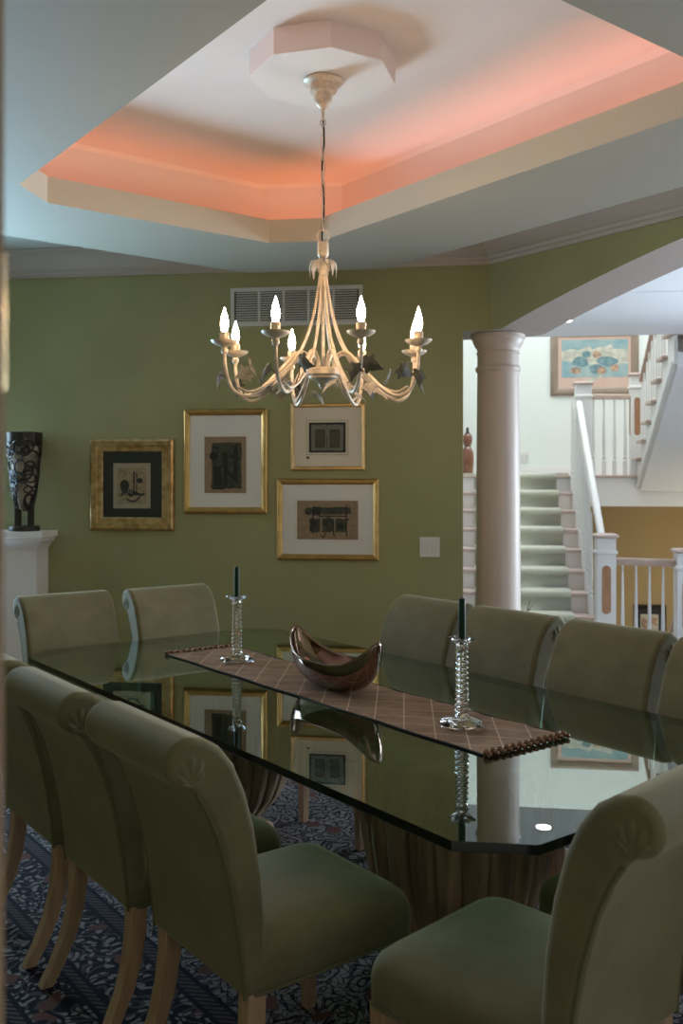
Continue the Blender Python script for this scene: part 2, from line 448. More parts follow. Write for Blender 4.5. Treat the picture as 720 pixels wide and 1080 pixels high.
# column at the corner
cp = H(*( (lambda X,Y:(X*cos(HTH)+Y*sin(HTH), -X*sin(HTH)+Y*cos(HTH)))(1.035,6.27) ))
col = thing('column', 'pale round column with flared capital at the corner between picture wall and arch', 'column', cp, HTH)
m = MB(); m.lathe([(.150,.13)]+[(.149-.012*(z/2.2)**1.8, z) for z in [.13+i*(2.28-.13)/16 for i in range(17)]], 40); m.build('shaft', 'column_paint', col)
m = MB(); m.lathe([(.134,2.26),(.146,2.272),(.150,2.285),(.146,2.298),(.136,2.305),(.136,2.38),(.142,2.385),(.142,2.395),(.136,2.40),(.140,2.42),(.154,2.435),(.158,2.447),(.166,2.462),(.168,2.478),(.176,2.485),(.178,2.508)], 40)
m.build('capital', 'column_paint', col)
m = MB(); m.box(-.2,.2,-.2,.2,0,.05); m.lathe([(.195,.05),(.2,.07),(.195,.09),(.17,.1),(.165,.115),(.17,.125),(.15,.14)], 40); m.build('base', 'column_paint', col)

# ---- hall and stairwell shell
m = MB(); m.box(-2.4,8.0, WN+TH+.002, 8.44, 2.805, 3.3)
struct(m.build('ceiling_hall', 'hall_ceiling', rz=HTH, smooth=None))
pts = [D(AW+TH+.01, CORNER_B+.3), D(AW+TH+.01,bq-.2), D(AW+3.3,bq-.2), D(AW+3.3, 2.4)]
m = MB(); m.rings([[(p.x,p.y,2.807) for p in pts],[(p.x,p.y,3.3) for p in pts]]); struct(m.build('ceiling_hall', 'hall_ceiling', smooth=None))
m = MB(); m.box(-.45,3.2, 11.4, 11.6, 1.2, 5.7)
struct(m.build('wall_landing', 'hall_cream', rz=HTH, smooth=None))
m = MB(); m.box(1.06,3.2,11.3,11.45,-2.7,1.27); struct(m.build('wall_basement', 'tan_wall', rz=HTH, smooth=None))
m = MB(); m.box(-.45,-.20, 8.05, 11.4, 0, 5.7); struct(m.build('wall_stair', 'hall_cream', rz=HTH, smooth=None))
m = MB(); m.box(3.0,3.2, 8.0, 11.4, -2.7, 5.7); struct(m.build('wall_stairwell', 'hall_cream', rz=HTH, smooth=None))
m = MB(); m.box(-2.6,-2.4, WN+TH, 11.4, -.3, 3.3); m.box(-2.4,-.2,8.1,8.3,0,3.3); struct(m.build('wall_hall', 'hall_cream', rz=HTH, smooth=None))
m = MB(); m.box(1.06,3.0,8.2,11.3,-2.8,-2.7); struct(m.build('floor_basement', 'tan_wall', rz=HTH, smooth=None))
m = MB(); m.box(-.45,3.2,7.9,11.6,5.7,5.8); struct(m.build('ceiling_stairwell', 'hall_ceiling', rz=HTH, smooth=None))
m = MB(); m.box(-.2,3.0,11.385,11.4,1.61,1.71); m.box(-.2,3.0,11.39,11.4,1.71,1.73); struct(m.build('baseboard_landing', 'hall_white', rz=HTH, smooth=None))
# far hall walls, window opening added there, unseen, to light the hall
m = MB(); m.box(8.0,8.2,WN-6,9.2,0,3.3)
struct(m.build('wall_hall_right', 'hall_cream', rz=HTH, smooth=None))
m = MB(); m.box(3.2,4.3,9.0,9.2,0,3.3); m.box(7.5,8.0,9.0,9.2,0,3.3); m.box(4.3,7.5,9.0,9.2,0,.3); m.box(4.3,7.5,9.0,9.2,2.5,3.3)
struct(m.build('wall_hall_back', 'hall_cream', rz=HTH, smooth=None))
m = MB()
for (a,b,c,d) in ((4.3,7.5,.3,.37),(4.3,7.5,2.43,2.5),(4.3,4.37,.3,2.5),(7.43,7.5,.3,2.5),(5.33,5.40,.3,2.5),(6.40,6.47,.3,2.5)): m.box(a,b,9.05,9.15,c,d)
struct(m.build('added_hall_window', 'window_frame', rz=HTH, smooth=None))
#PART2
# ================================================================== STAIRS (hall frame)
RISE, RUN, LAND, NL = .179, .25, 1.61, 10.28          # NL = landing edge
SX0, SX1 = -.19, 1.06
stair = thing('staircase', 'white staircase with pale wooden treads rising to the landing', 'stairs', H(0,0), HTH)
for i in range(1, 9):
    n0 = NL-RUN*(9-i); z = RISE*i
    m = MB(); m.box(SX0, SX1+.02, n0-.025, n0+RUN+.0, z-.03, z); m.build('tread', 'stair_tread', stair, smooth=None, bevel=(.008,2))
    m = MB(); m.box(SX0, SX1, n0, n0+RUN, max(0,z-RISE), z-.03); m.build('riser', 'white_trim', stair, smooth=None)
m = MB(); m.box(SX0, 3.0, NL, 11.39, LAND-.33, LAND-.03); m.build('landing', 'hall_white', stair, smooth=None)
m = MB(); m.box(SX0, 3.0, NL-.025, 11.385, LAND-.03, LAND); m.build('landing_floor', 'stair_tread', stair, smooth=None, bevel=(.008,2))
m = MB()                                              # closed skirt under the open right side
poly = [(NL-RUN*8-.02,0)]
for i in range(1, 10): poly += [(NL-RUN*(9-i)-.02, RISE*i-.032),(NL-RUN*(8-i)-.02 if i < 9 else NL, RISE*i-.032)]
poly += [(NL,0)]
m.prism(poly, SX1, SX1+.015, 'x'); m.build('skirt_board', 'hall_white', stair, smooth=None)

RX0, RX1 = .04, .90
runner = thing('stair_carpet', 'pale green carpet runner climbing the middle of the stairs', 'carpet', H(0,0), HTH)
m = MB(); prof = []
for i in range(1, 10):
    n0 = NL-RUN*(9-i); z = RISE*i
    prof += [(n0-.012, z-RISE+(.02 if i > 1 else .004)), (n0-.012, z-.05)]
    prof += [(n0-.03, z-.045),(n0-.046, z-.03),(n0-.05, z-.012),(n0-.043, z+.008),(n0-.028, z+.020),(n0-.01, z+.022)]
    if i < 9: prof += [(n0+RUN-.018, z+.022)]
prof += [(11.3, LAND+.02)]
lo = [(p[0]+.004, p[1]-.012) for p in prof]
rs = []
for p in prof: rs.append([(RX0,p[0],p[1]),(RX1,p[0],p[1])])
vs = [p for r in rs for p in r]; m.add(vs, [(2*i,2*i+1,2*i+3,2*i+2) for i in range(len(rs)-1)])
m.build('carpet_strip', 'carpet_green', runner, smooth=50, solid=.006)
m = MB(); m.rrect([(.60,.52,.02,.43,10.80,LAND+.001),(.60,.52,.02,.43,10.80,LAND+.022)]); m.build('landing_pad', 'carpet_green', runner)

def newel(parent, s, n, z0, z1, w=.15, panel=True, faces=(0,)):
    p = MB(); h = w/2
    p.box(s-h,s+h,n-h,n+h,z0,z1-.035)
    o = p.build('newel_post', 'hall_white', parent, smooth=None, bevel=(.004,2))
    p = MB(); p.rrect([(h+.004,h+.004,.01,s,n,z1-.17),(h+.014,h+.014,.012,s,n,z1-.16),(h+.014,h+.014,.012,s,n,z1-.145),(h+.004,h+.004,.01,s,n,z1-.135)]); p.build('collar', 'hall_white', o)
    p = MB(); p.rrect([(h+.006,h+.006,.01,s,n,z1-.035),(h+.022,h+.022,.02,s,n,z1-.026),(h+.022,h+.022,.02,s,n,z1-.010),(h+.006,h+.006,.02,s,n,z1)]); p.build('cap', 'stair_tread', o)
    if panel:
        for fc in faces:
            pw = w*.23; a, b = z1-.66, z1-.26
            out = [(pw*cos(t), b-pw+pw*sin(t)) for t in [pi*i/10 for i in range(11)]]+[(pw*cos(t), a+pw+pw*sin(t)) for t in [pi+pi*i/10 for i in range(11)]]
            p = MB()
            if fc == 0: p.prism([(s+x, z) for x, z in out], n-h-.0035, n-h+.004, 'y')
            else: p.prism([(n+x, z) for x, z in out], s-h-.0035, s-h+.004, 'x')
            p.build('inset_panel', 'inset_wood', o)
    return o
def baluster(parent, s, n, z0, z1, w=.038):
    p = MB(); h = w/2; L = z1-z0
    zb = z0+L*.19
    p.rrect([(h,h,.003,s,n,z0),(h,h,.003,s,n,zb),(h*.62,h*.62,h*.6,s,n,zb+.008),(h*.62,h*.62,h*.6,s,n,zb+.02),(h*.98,h*.98,h*.9,s,n,zb+.028),(h*.98,h*.98,h*.9,s,n,zb+.045),(h*.62,h*.62,h*.6,s,n,zb+.052),(h*.66,h*.66,h*.6,s,n,zb+.06),(h*.92,h*.92,h*.9,s,n,zb+L*.16),(h*.45,h*.45,h*.44,s,n,z1)], 3)
    p.build('baluster', 'hall_white', parent)
def rail(parent, p0, p1, w=.062, hh=.05, m_='rail_wood', name='handrail'):
    a, b = Vector(p0), Vector(p1); t = (b-a).normalized(); side = Vector((-t.y,t.x,0)).normalized() if abs(t.z) < .99 else Vector((1,0,0)); up = side.cross(t)*(-1 if side.cross(t).z < 0 else 1)
    prof = [(-.5,-.5),(-.5,.1),(-.38,.4),(-.2,.5),(.2,.5),(.38,.4),(.5,.1),(.5,-.5)]
    p = MB(); p.rings([[q+side*x*w+up*y*hh for x, y in prof] for q in (a, b)]); return p.build(name, m_, parent, smooth=50)

N1 = (1.11, 8.12)
sr = thing('stair_railing', 'sloping white stair rail between its newel at the stair foot and the landing newel', 'railing', H(0,0), HTH)
newel(sr, N1[0], N1[1], 0, 1.11, .155)
newel(sr, 1.164, 10.165, LAND-.33, 2.58, .16, panel=False)
rail(sr, (1.10, N1[1]+.08, 1.03), (1.115, 10.08, 2.36), m_='hall_white')
for i in range(2, 9):
    n0 = NL-RUN*(9-i)
    for q in (.07, .19):
        zt = 1.03+(n0+q-N1[1]-.07)/(10.19-N1[1]-.07)*1.34-.03
        baluster(sr, 1.058, n0+q, RISE*i+.001, zt, .034)
lr = thing('landing_railing', 'short level railing with white balusters along the stair landing edge below the blue picture', 'railing', H(0,0), HTH)
newel(lr, 1.742, 10.402, LAND+.001, 2.69, .13, faces=(0,1))
rail(lr, (1.262,10.29,2.44), (1.674,10.38,2.44), .065, .055)
for i in range(4): baluster(lr, 1.285+.112*i, 10.295+.023*i, LAND+.001, 2.415, .040)
hr = thing('hall_railing', 'level railing with slim tapered balusters guarding the stairwell, lower newel at its right end', 'railing', H(0,0), HTH)
newel(hr, 1.745, 8.10, 0, .992, .155)
rail(hr, (1.190,8.12,.882), (1.668,8.11,.872), .07, .062)
for i in range(4): baluster(hr, 1.25+.108*i, 8.115, 0, .85, .036)
m = MB(); m.box(1.19,3.0,8.045,8.21,-.35,-.006); m.build('curb', 'hall_white', hr, smooth=None)
# second flight: comes back towards the room above the hall
s2 = thing('upper_stairs', 'upper white stair flight seen from below with brown tread ends', 'stairs', H(0,0), HTH)
F0, U0, U1 = 10.28, 1.73, 2.98
T2 = .262
for i in range(1, 8):
    n1 = F0-T2*(i-1); z = LAND+.001+.175*i
    m = MB(); m.box(U0-.05, U1, n1-T2, n1+.028, z-.032, z); m.build('tread', 'rail_wood', s2, smooth=None, bevel=(.006,2))
    m = MB(); m.box(U0, U1, n1-.02, n1, z-.175, z-.032); m.build('riser', 'hall_white', s2, smooth=None)
up = [(F0-.032, LAND-.14), (F0-.032, LAND+.002), (F0, LAND+.002)]
for i in range(1, 8): up += [(F0-T2*(i-1), LAND+.175*i-.033),(F0-T2*i, LAND+.175*i-.033)]
up += [(F0-T2*7, LAND+.175*7-.28)]
m = MB(); m.prism(up, U0, U0+.03, 'x'); m.build('stringer', 'hall_white', s2, smooth=None)
dn = [(F0-.032, LAND-.17),(F0-.032, LAND-.03),(F0-T2*7, LAND+.175*7-.18),(F0-T2*7, LAND+.175*7-.31)]
m = MB(); m.prism(dn, U0+.03, U1, 'x'); m.build('soffit', 'hall_ceiling', s2, smooth=None)
m = MB(); m.tube([(U0-.010, F0-.032, LAND-.14),(U0-.010, F0-T2*7, LAND+.175*7-.27)], .012, 8); m.build('bead_moulding', 'hall_white', s2)
r2 = thing('upper_stair_railing', 'brown handrail with white balusters climbing the upper flight', 'railing', H(0,0), HTH)
rail(r2, (U0+.04, F0-.05, 2.60), (U0+.04, F0-T2*5.2, 2.60+.175*5.04), .06, .055)
for i in range(1, 6):
    n1 = F0-T2*(i-1)
    for q in (-.07,-.19): baluster(r2, U0+.04, n1+q, LAND+.175*i+.004, 2.57+(F0-.05-n1-q)*.175/T2, .034)
br = thing('basement_handrail', 'dark handrail descending below the hall railing', 'handrail', H(0,0), HTH)
rail(br, (1.80,8.35,.62), (1.86,10.9,-1.15), .05, .05)
for q in (0.12,.5,.9):
    m = MB(); m.box(1.805+.06*q-.02,1.805+.06*q+.02,8.35+2.55*q-.02,8.35+2.55*q+.02,-2.7,.6-1.77*q); m.build('post', 'hall_white', br, smooth=None)

def framed(name, label, s0, s1, z0, z1, n, fw, fd, fm, layers, group, cat='picture', prof='round'):
    """frame moulding swept round the opening; layers = (s0,s1,z0,z1,material,partname)"""
    cs, cz = (s0+s1)/2, (z0+z1)/2
    t = thing(name, label, cat, H(cs, n-.002, cz), HTH, group)
    hx, hz = (s1-s0)/2, (z1-z0)/2
    if prof == 'wide': P_ = [(0,0),(0,.010),(.06,.028),(.18,.034),(.55,.030),(.60,.020),(.92,.016),(1,.010),(1,0)]
    else: P_ = [(0,0),(0,.6*fd),(.12,.85*fd),(.3,fd),(.5,.98*fd),(.62,.80*fd),(.72,.80*fd),(.86,.62*fd),(1,.42*fd),(1,0)]
    m = MB(); rs = []
    for sx, sz in ((1,1),(-1,1),(-1,-1),(1,-1)):
        rs.append([(sx*(hx-u*fw), -d, sz*(hz-u*fw)) for u, d in P_])
    m.rings(rs, close=True); m.build('frame', fm, t, smooth=30)
    m = MB(); m.box(-hx+.004,hx-.004,-.004,0,-hz+.004,hz-.004); m.build('backing', 'mat_black', t, smooth=None)
    out = []
    for i, (a, b, c, d, mm, pn) in enumerate(layers):
        q = MB(); y = -.004-.0016*(i+1); q.box(a-cs,b-cs,y,-.004-.0016*i,c-cz,d-cz); out.append(q.build(pn, mm, t, smooth=None))
    q = MB(); q.box(-hx+fw*.9,hx-fw*.9,-.0135,-.0125,-hz+fw*.9,hz-fw*.9); q.build('glass', 'picture_glass', t, smooth=None)
    return t, cs, cz, out
def wpt(px, py, n):
    """where the sight line through a picture point meets the plane at n"""
    d = Vector(((px-360)/1000, 1, 0)); nn = -d.x*sin(HTH)+d.y*cos(HTH); Y = n/nn
    return ((px-360)/1000*Y*cos(HTH)+Y*sin(HTH), EYE-(py-507)/1000*Y)
def rect(x0, x1, y0, y1, n):
    a, b = wpt(x0,y1,n), wpt(x1,y0,n); return a[0], b[0], a[1], b[1]
def ink(parent, cs, cz, y, shapes, m_='ink', name='drawing'):
    """flat dark shapes printed on a sheet"""
    q = MB()
    for sh in shapes:
        q.prism([(p[0]-cs, p[1]-cz) for p in sh], y-.0006, y, 'y')
    return q.build(name, m_, parent, smooth=None)
def R4(x0, x1, y0, y1, j=0):
    r = lambda: random.uniform(-j, j)
    pts = []
    for (xa, ya, xb, yb) in ((x0,y1,x1,y1),(x1,y1,x1,y0),(x1,y0,x0,y0),(x0,y0,x0,y1)):
        for i in range(5): pts.append((xa+(xb-xa)*i/5+r(), ya+(yb-ya)*i/5+r()))
    return [wpt(*p, WN) for p in pts]
def CIR(x, y, r, k=14, sx=1): return [wpt(x+r*sx*cos(2*pi*i/k), y+r*sin(2*pi*i/k), WN) for i in range(k)]
def STROKE(pts, w):
    P = [Vector((a,b)) for a, b in pts]; L_, R_ = [], []
    for i, p in enumerate(P):
        t = (P[min(i+1,len(P)-1)]-P[max(i-1,0)]).normalized(); nn = Vector((-t.y,t.x))*w*(.5+.5*sin(pi*(i+.5)/len(P)))
        L_.append(p+nn); R_.append(p-nn)
    return [wpt(q.x, q.y, WN) for q in L_+R_[::-1]]

# --- the four pictures on the green wall
f1 = rect(96,184.5,462.5,559,WN)
t, cs, cz, lay = framed('framed_picture', 'small calligraphic print on black mat in a wide gold leaf frame', *f1, WN, .088, .034, 'gold_leaf',
    [(*rect(107,172,476,547,WN),'mat_black','mat'), (*rect(120,159,488.5,536,WN),'paper_rim','artwork'), (*rect(124.5,155,493.5,531.5,WN),'paper_beige','print')], 'framed pictures on the green wall', prof='wide')
y = -.004-.0016*3
ink(t, cs, cz, y, [R4(141,142.6,497,522,.2), R4(144,145.2,499,523,.2), CIR(132,512,6,14,.8), CIR(148,507,3), STROKE([(128,523),(133,517),(138,523),(144,520),(149,522),(153,521)],1.6), STROKE([(134,526),(139,529),(144,528),(148,524)],1.1)] +
    [STROKE([(129+i*2.5,516),(131+i*2.5,522)],.9) for i in range(6)], 'ink_dark')
f2 = rect(194.3,282.4,431,541.3,WN)
t, cs, cz, lay = framed('framed_picture', 'tall gold framed dark abstract print with wide white mat, second picture from the left', *f2, WN, .042, .028, 'gold_smooth',
    [(*rect(199,278,434,538,WN),'mat_white','mat'), (*rect(213.5,262.3,458,522.5,WN),'mat_cream','mat_line'), (*rect(214,261.8,458.6,522,WN),'mat_white','mat_bevel'), (*rect(216,260,460.4,520,WN),'paper_tan','artwork')], 'framed pictures on the green wall')
y = -.004-.0016*4
ink(t, cs, cz, y, [R4(223.5,255,467,515,.7)], 'ink')
ink(t, cs, cz, y-.0006, [CIR(226,481,4.6), CIR(237,480,3.4), R4(236,241,478,512,.8), R4(226,234,492,512,1), R4(247,251,470,508,.6), STROKE([(240,482),(246,481),(251,484)],1.2), STROKE([(236,497),(243,500),(250,508)],1.6), R4(224,238,514,516,.3)], 'ink_dark')
f3 = rect(306.7,385.6,425,496,WN)
t, cs, cz, lay = framed('framed_picture', 'gold framed open book illumination on a cream mat, upper right picture', *f3, WN, .026, .022, 'gold_pale',
    [(*rect(309,383.5,427,494,WN),'mat_cream','mat'), (*rect(323.2,367,442.8,480,WN),'paper_rim','mat_line'), (*rect(323.8,366.4,443.4,479.4,WN),'mat_cream','mat_bevel'), (*rect(326,364.7,445.5,477.5,WN),'ink_dark','artwork')], 'framed pictures on the green wall')
y = -.004-.0016*4
ink(t, cs, cz, y, [R4(328.5,345,448,475.2,.35), R4(345.4,362.3,448,475.2,.35)], 'page_grey')
ink(t, cs, cz, y-.0006, [R4(332.5,343,453,472.5,.1), R4(348,358.5,453,472.5,.1)], 'ink')
ink(t, cs, cz, y-.0012, [R4(334,341.5,455,471,.1), R4(349.5,357,455,471,.1)], 'illumin')
ink(t, cs, cz, -.004-.0016, [CIR(324.8,482.7,1.3,10,1.3)], 'ink_dark', 'stamp')
f4 = rect(292,399.6,504.8,590,WN)
t, cs, cz, lay = framed('framed_picture', 'wide gold framed abstract print in two dark bands, lowest of the pictures', *f4, WN, .038, .026, 'gold_smooth',
    [(*rect(295,397,508,587,WN),'mat_white','mat'), (*rect(311,380.5,525.5,571,WN),'mat_cream','mat_line'), (*rect(311.6,379.9,526.1,570.4,WN),'mat_white','mat_bevel'), (*rect(313.5,377.8,528,568.7,WN),'paper_tan','artwork')], 'framed pictures on the green wall')
y = -.004-.0016*4
ink(t, cs, cz, y, [R4(329,370,535,542.3,.4), R4(326.5,337.5,547,561,.5), R4(340,352,547,561,.5), R4(354,365.5,547,561,.5), CIR(325.5,539,4.2)], 'ink')
ink(t, cs, cz, y-.0006, [R4(329.5,338,534.5,543.5,.5), STROKE([(330,540),(330,563)],.8), R4(336,366,543.8,545,.2), STROKE([(365.5,532),(365.5,566)],.7), CIR(331,552,3), CIR(344,552,2.6), CIR(359,555,3.6), STROKE([(338,565),(341,567),(344,562)],.7), STROKE([(352,549),(352,564),(354,566)],.7), CIR(367,548,1.1), STROKE([(341,549),(347,546),(351,553)],1)], 'ink_dark')

# --- vent, switches
v = rect(243.5,382.5,300.5,345,WN)
vt = thing('air_vent', 'long white louvred air vent high on the green wall', 'vent', H((v[0]+v[1])/2, WN-.001, (v[2]+v[3])/2), HTH)
hx, hz = (v[1]-v[0])/2, (v[3]-v[2])/2
m = MB(); m.box(-hx+.01,hx-.01,-.004,0,-hz+.01,hz-.01); m.build('backing', 'vent_dark', vt, smooth=None)
m = MB(); fw = .026
for (a,b,c,d) in ((-hx,hx,hz-fw,hz),(-hx,hx,-hz,-hz+fw),(-hx,-hx+fw,-hz+fw,hz-fw),(hx-fw,hx,-hz+fw,hz-fw)): m.box(a,b,-.014,0,c,d)
for i in range(1,5):
    x = -hx+fw+(2*hx-2*fw)*i/5; m.box(x-.008,x+.008,-.013,0,-hz+fw,hz-fw)
m.build('frame', 'vent_white', vt, smooth=None, bevel=(.002,2))
for i in range(5):
    x0 = -hx+fw+(2*hx-2*fw)*i/5+.008; x1 = -hx+fw+(2*hx-2*fw)*(i+1)/5-.008
    m = MB(); nl = 13
    for k in range(nl):
        z = -hz+fw+(2*hz-2*fw)*(k+.5)/nl
        m.add([(x0,-.012,z-.006),(x1,-.012,z-.006),(x1,-.004,z+.004),(x0,-.004,z+.004),(x0,-.011,z-.0075),(x1,-.011,z-.0075),(x1,-.003,z+.0025),(x0,-.003,z+.0025)],[(0,1,2,3),(7,6,5,4),(0,4,5,1),(3,2,6,7),(1,5,6,2),(0,3,7,4)])
    m.build('louvres', 'vent_white', vt, smooth=None)
w = rect(442.5,463.5,566.5,587.5,WN)
sw = thing('light_switch', 'white double rocker switch plate on the green wall', 'light switch', H((w[0]+w[1])/2, WN-.001, (w[2]+w[3])/2), HTH)
hx, hz = (w[1]-w[0])/2, (w[3]-w[2])/2
m = MB(); m.box(-hx,hx,-.006,0,-hz,hz); m.build('plate', 'plastic_white', sw, smooth=None, bevel=(.003,2))
for sx in (-1,1):
    m = MB(); m.box(sx*.029-.017,sx*.029+.017,-.0075,-.004,-.034,.034); o = m.build('rocker_frame', 'vent_white', sw, smooth=None)
    m = MB(); m.add([(sx*.029-.014,-.008,-.031),(sx*.029+.014,-.008,-.031),(sx*.029+.014,-.012,.031),(sx*.029-.014,-.012,.031),(sx*.029-.014,-.006,-.031),(sx*.029+.014,-.006,-.031),(sx*.029+.014,-.006,.031),(sx*.029-.014,-.006,.031)],[(0,1,2,3),(4,7,6,5),(0,4,5,1),(1,5,6,2),(2,6,7,3),(3,7,4,0)]); m.build('rocker', 'plastic_white', o, smooth=None)

# --- stair landing picture (abstract, blue on pink mat) and outlet
LN = 11.4
g = rect(580.3,673,346,417.5,LN)
t, cs, cz, lay = framed('landing_picture', 'large brown framed blue abstract picture on the stair landing wall', *g, LN, .085, .035, 'walnut_frame',
    [(*rect(585,668,350,413,LN),'mat_pink','mat'), (*rect(592,662,357.5,398.5,LN),'art_blue','artwork')], None)
def wl(pts): return [wpt(px,py,LN) for px,py in pts]
def CIRL(x, y, rx, ry, k=12): return wl([(x+rx*cos(2*pi*i/k)*random.uniform(.8,1.1), y+ry*sin(2*pi*i/k)*random.uniform(.8,1.1)) for i in range(k)])
y = -.004-.0016*2
ink(t, cs, cz, y, [wl([(592,371),(602,368),(618,371),(632,366),(662,369),(662,383),(640,385),(610,384),(592,380)])], 'art_cream', 'pale_band')
ink(t, cs, cz, y-.0006, [wl([(600,373),(622,365),(624,369),(603,379)]), wl([(628,370),(644,363),(652,376),(640,381)]), wl([(616,402),(636,394),(634,398),(618,406)])], 'art_cream', 'pale_shape')
ink(t, cs, cz, y-.0012, [CIRL(612,382,9,6), CIRL(640,381,11,5.5), CIRL(628,389,8,5), CIRL(618,374,5,4)], 'art_teal', 'teal_shape')
ink(t, cs, cz, y-.0018, [CIRL(607,391,6,4), CIRL(634,391,6,4), CIRL(629,374,5,4), CIRL(648,388,5,4)], 'art_ochre', 'ochre_shape')
q = rect(548,557.5,477.5,488,LN)
ol = thing('wall_outlet', 'white double outlet plate on the stair landing wall', 'outlet', H((q[0]+q[1])/2, LN-.001, (q[2]+q[3])/2), HTH)
hx, hz = (q[1]-q[0])/2, (q[3]-q[2])/2
m = MB(); m.box(-hx,hx,-.007,0,-hz,hz); m.build('plate', 'plastic_white', ol, smooth=None, bevel=(.002,2))
for sx in (-1,1):
    m = MB(); m.box(sx*hx*.45-.018,sx*hx*.45+.018,-.010,-.005,-.034,.034); m.build('socket', 'vent_white', ol, smooth=None)
g = rect(668,702,638,674,11.3)
t, cs, cz, lay = framed('basement_picture', 'dark picture with pale frame low on the tan basement wall', *g, 11.3, .045, .03, 'carved_dark',
    [(*rect(670,700,641,672,11.3),'mat_black','mat'), (*rect(675,694,648,668,11.3),'art_cream','artwork')], None)
q = MB()
for pp in ([(676,650),(684,656),(681,667),(676,666)],[(686,649),(693,653),(692,660),(685,657)]): q.prism([(wpt(a,b,11.3)[0]-cs, wpt(a,b,11.3)[1]-cz) for a,b in pp], -.0080, -.0072, 'y')
q.build('figure_shape', 'art_ochre', t, smooth=None)
# --- amber gourd vase on the landing
av = thing('gourd_vase', 'amber double gourd vase standing at the left of the stair landing', 'vase', H(-.035,10.95,LAND+.022))
m = MB(); m.lathe([(.045,0),(.060,.004),(.066,.05),(.074,.13),(.074,.19),(.066,.25),(.046,.29),(.036,.305),(.044,.33),(.056,.37),(.056,.41),(.044,.445),(.026,.46)], 28); m.build('body', 'amber_glass', av)
m = MB(); m.lathe([(.026,.458),(.03,.465),(.02,.475),(.015,.50),(.018,.515),(.006,.53)], 16); m.build('stopper', 'carved_dark', av)
# downlights in the hall ceiling
for (X, Y, lab) in ((1.738,7.426,'round downlight glowing in the hall ceiling beside the arch'), (1.661,7.80,'round hall downlight hidden by the arch, mirrored in the glass table')):
    p = Vector((X,Y,2.805)); dl = thing('downlight', lab, 'ceiling light', p, 0, None)
    m = MB(); m.rings([[((r)*cos(2*pi*i/28), r*sin(2*pi*i/28), z) for i in range(28)] for r, z in ((.062,-.001),(.062,-.006),(.088,-.004),(.09,-.0005),(.062,-.0005))], close=False, cap0=False, cap1=False); m.build('trim_ring', 'hall_white', dl)
    m = MB(); m.lathe([(.061,-.001),(.061,-.004),(.03,-.005)], 28); m.build('lens', 'downlight', dl)
#PART3
# ================================================================== DINING ROOM THINGS
def DL(a, b, z=0): return D(a, b, z)
# rug
rg = tag((lambda m: (m.rrect([(1.42,2.15,.02,0,0,0),(1.42,2.15,.02,0,0,.007),(1.41,2.14,.02,0,0,.009)]), m.build('rug','persian_rug',loc=D(2.20,2.80,.001),rz=DTH))[1])(MB()), 'dark navy patterned persian rug under the glass dining table', 'rug')
pr = H(2.35,7.15,-.004)
m = MB(); m.rrect([(1.0,.75,.02,0,0,0),(1.0,.75,.02,0,0,.008)]); hrg = tag(m.build('hall_rug','hall_rug',loc=pr,rz=HTH), 'pale blue patterned rug on the hall floor beyond the arch', 'rug')

# ---------------- table
TZ, TT = .75, .026
TA0, TA1, TB0, TB1, TL = 1.47, 2.83, 1.395, 4.40, .135
tc_ = ((TA0+TA1)/2, (TB0+TB1)/2)
tab = thing('dining_table', 'long dining table with clipped corner dark glass top on two carved urn pedestals', 'table', D(*tc_), DTH)
hx, hy = (TA1-TA0)/2, (TB1-TB0)/2
def toct(i, z): 
    x, y = hx-i, hy-i; l = TL-i*(2-sqrt(2))*0
    return [(x,-y+l,z),(x,y-l,z),(x-l,y,z),(-x+l,y,z),(-x,y-l,z),(-x,-y+l,z),(-x+l,-y,z),(x-l,-y,z)]
m = MB(); m.rings([toct(.004,TZ-TT),toct(0,TZ-TT+.004),toct(0,TZ-.0015),toct(0,TZ)], cap0=False, cap1=False); m.cur = 0
n0 = len(m.v); m.cur = 1
m.f.append(tuple(range(24,32))); m.mi.append(1)
m.f.append(tuple(reversed(range(0,8)))); m.mi.append(2)
glass_mix('table_under', (.55,.72,.62), 1.05)
m.build('table_top', ['glass_edge','table_glass','table_under'], tab, smooth=None)
def petal(t, r, z):
    k = 22; ph = (t*k/(2*pi)) % 1
    edge = abs(ph-.5)*2                                     # 0 in the middle of a petal, 1 at its groove
    lift = 1-.055*edge**3+.018*cos(3*pi*edge)*max(0,min(1,(z-.1)/.4))
    return lift
for py in (2.15-tc_[1], 3.56-tc_[1]):
    ped = MB()
    prof = [(.20,.0108),(.205,.025),(.20,.045),(.17,.055),(.14,.075),(.13,.09),(.15,.115),(.19,.155),(.232,.21),(.262,.28),(.283,.36),(.296,.45),(.305,.55),(.310,.62),(.308,.68),(.30,.70)]
    fine = []
    for i in range(len(prof)-1):
        for k in range(2): fine.append((prof[i][0]+(prof[i+1][0]-prof[i][0])*k/2, prof[i][1]+(prof[i+1][1]-prof[i][1])*k/2))
    fine.append(prof[-1])
    ped.lathe(fine, 176, -.06, py, lambda t, r, z: petal(t, r, z) if z > .09 else 1)
    po = ped.build('pedestal', 'pedestal_wood', tab, smooth=60)
    m = MB(); m.lathe([(.296,.70),(.312,.705),(.312,.719),(.296,.7235)], 48, -.06, py); m.build('rim', 'pedestal_wood', po)
    m = MB()                                                # leaf tips carved round the rim
    for i in range(22):
        a = 2*pi*(i+.5)/22; r = .309
        pts = [(-.5,.52),(-.42,.60),(-.2,.655),(0,.685),(.2,.655),(.42,.60),(.5,.52)]
        m.tube([(-.06+r*cos(a+u*2*pi/22), py+r*sin(a+u*2*pi/22), z) for u, z in pts], .005, 5)
    m.build('leaf_carving', 'pedestal_wood', po)

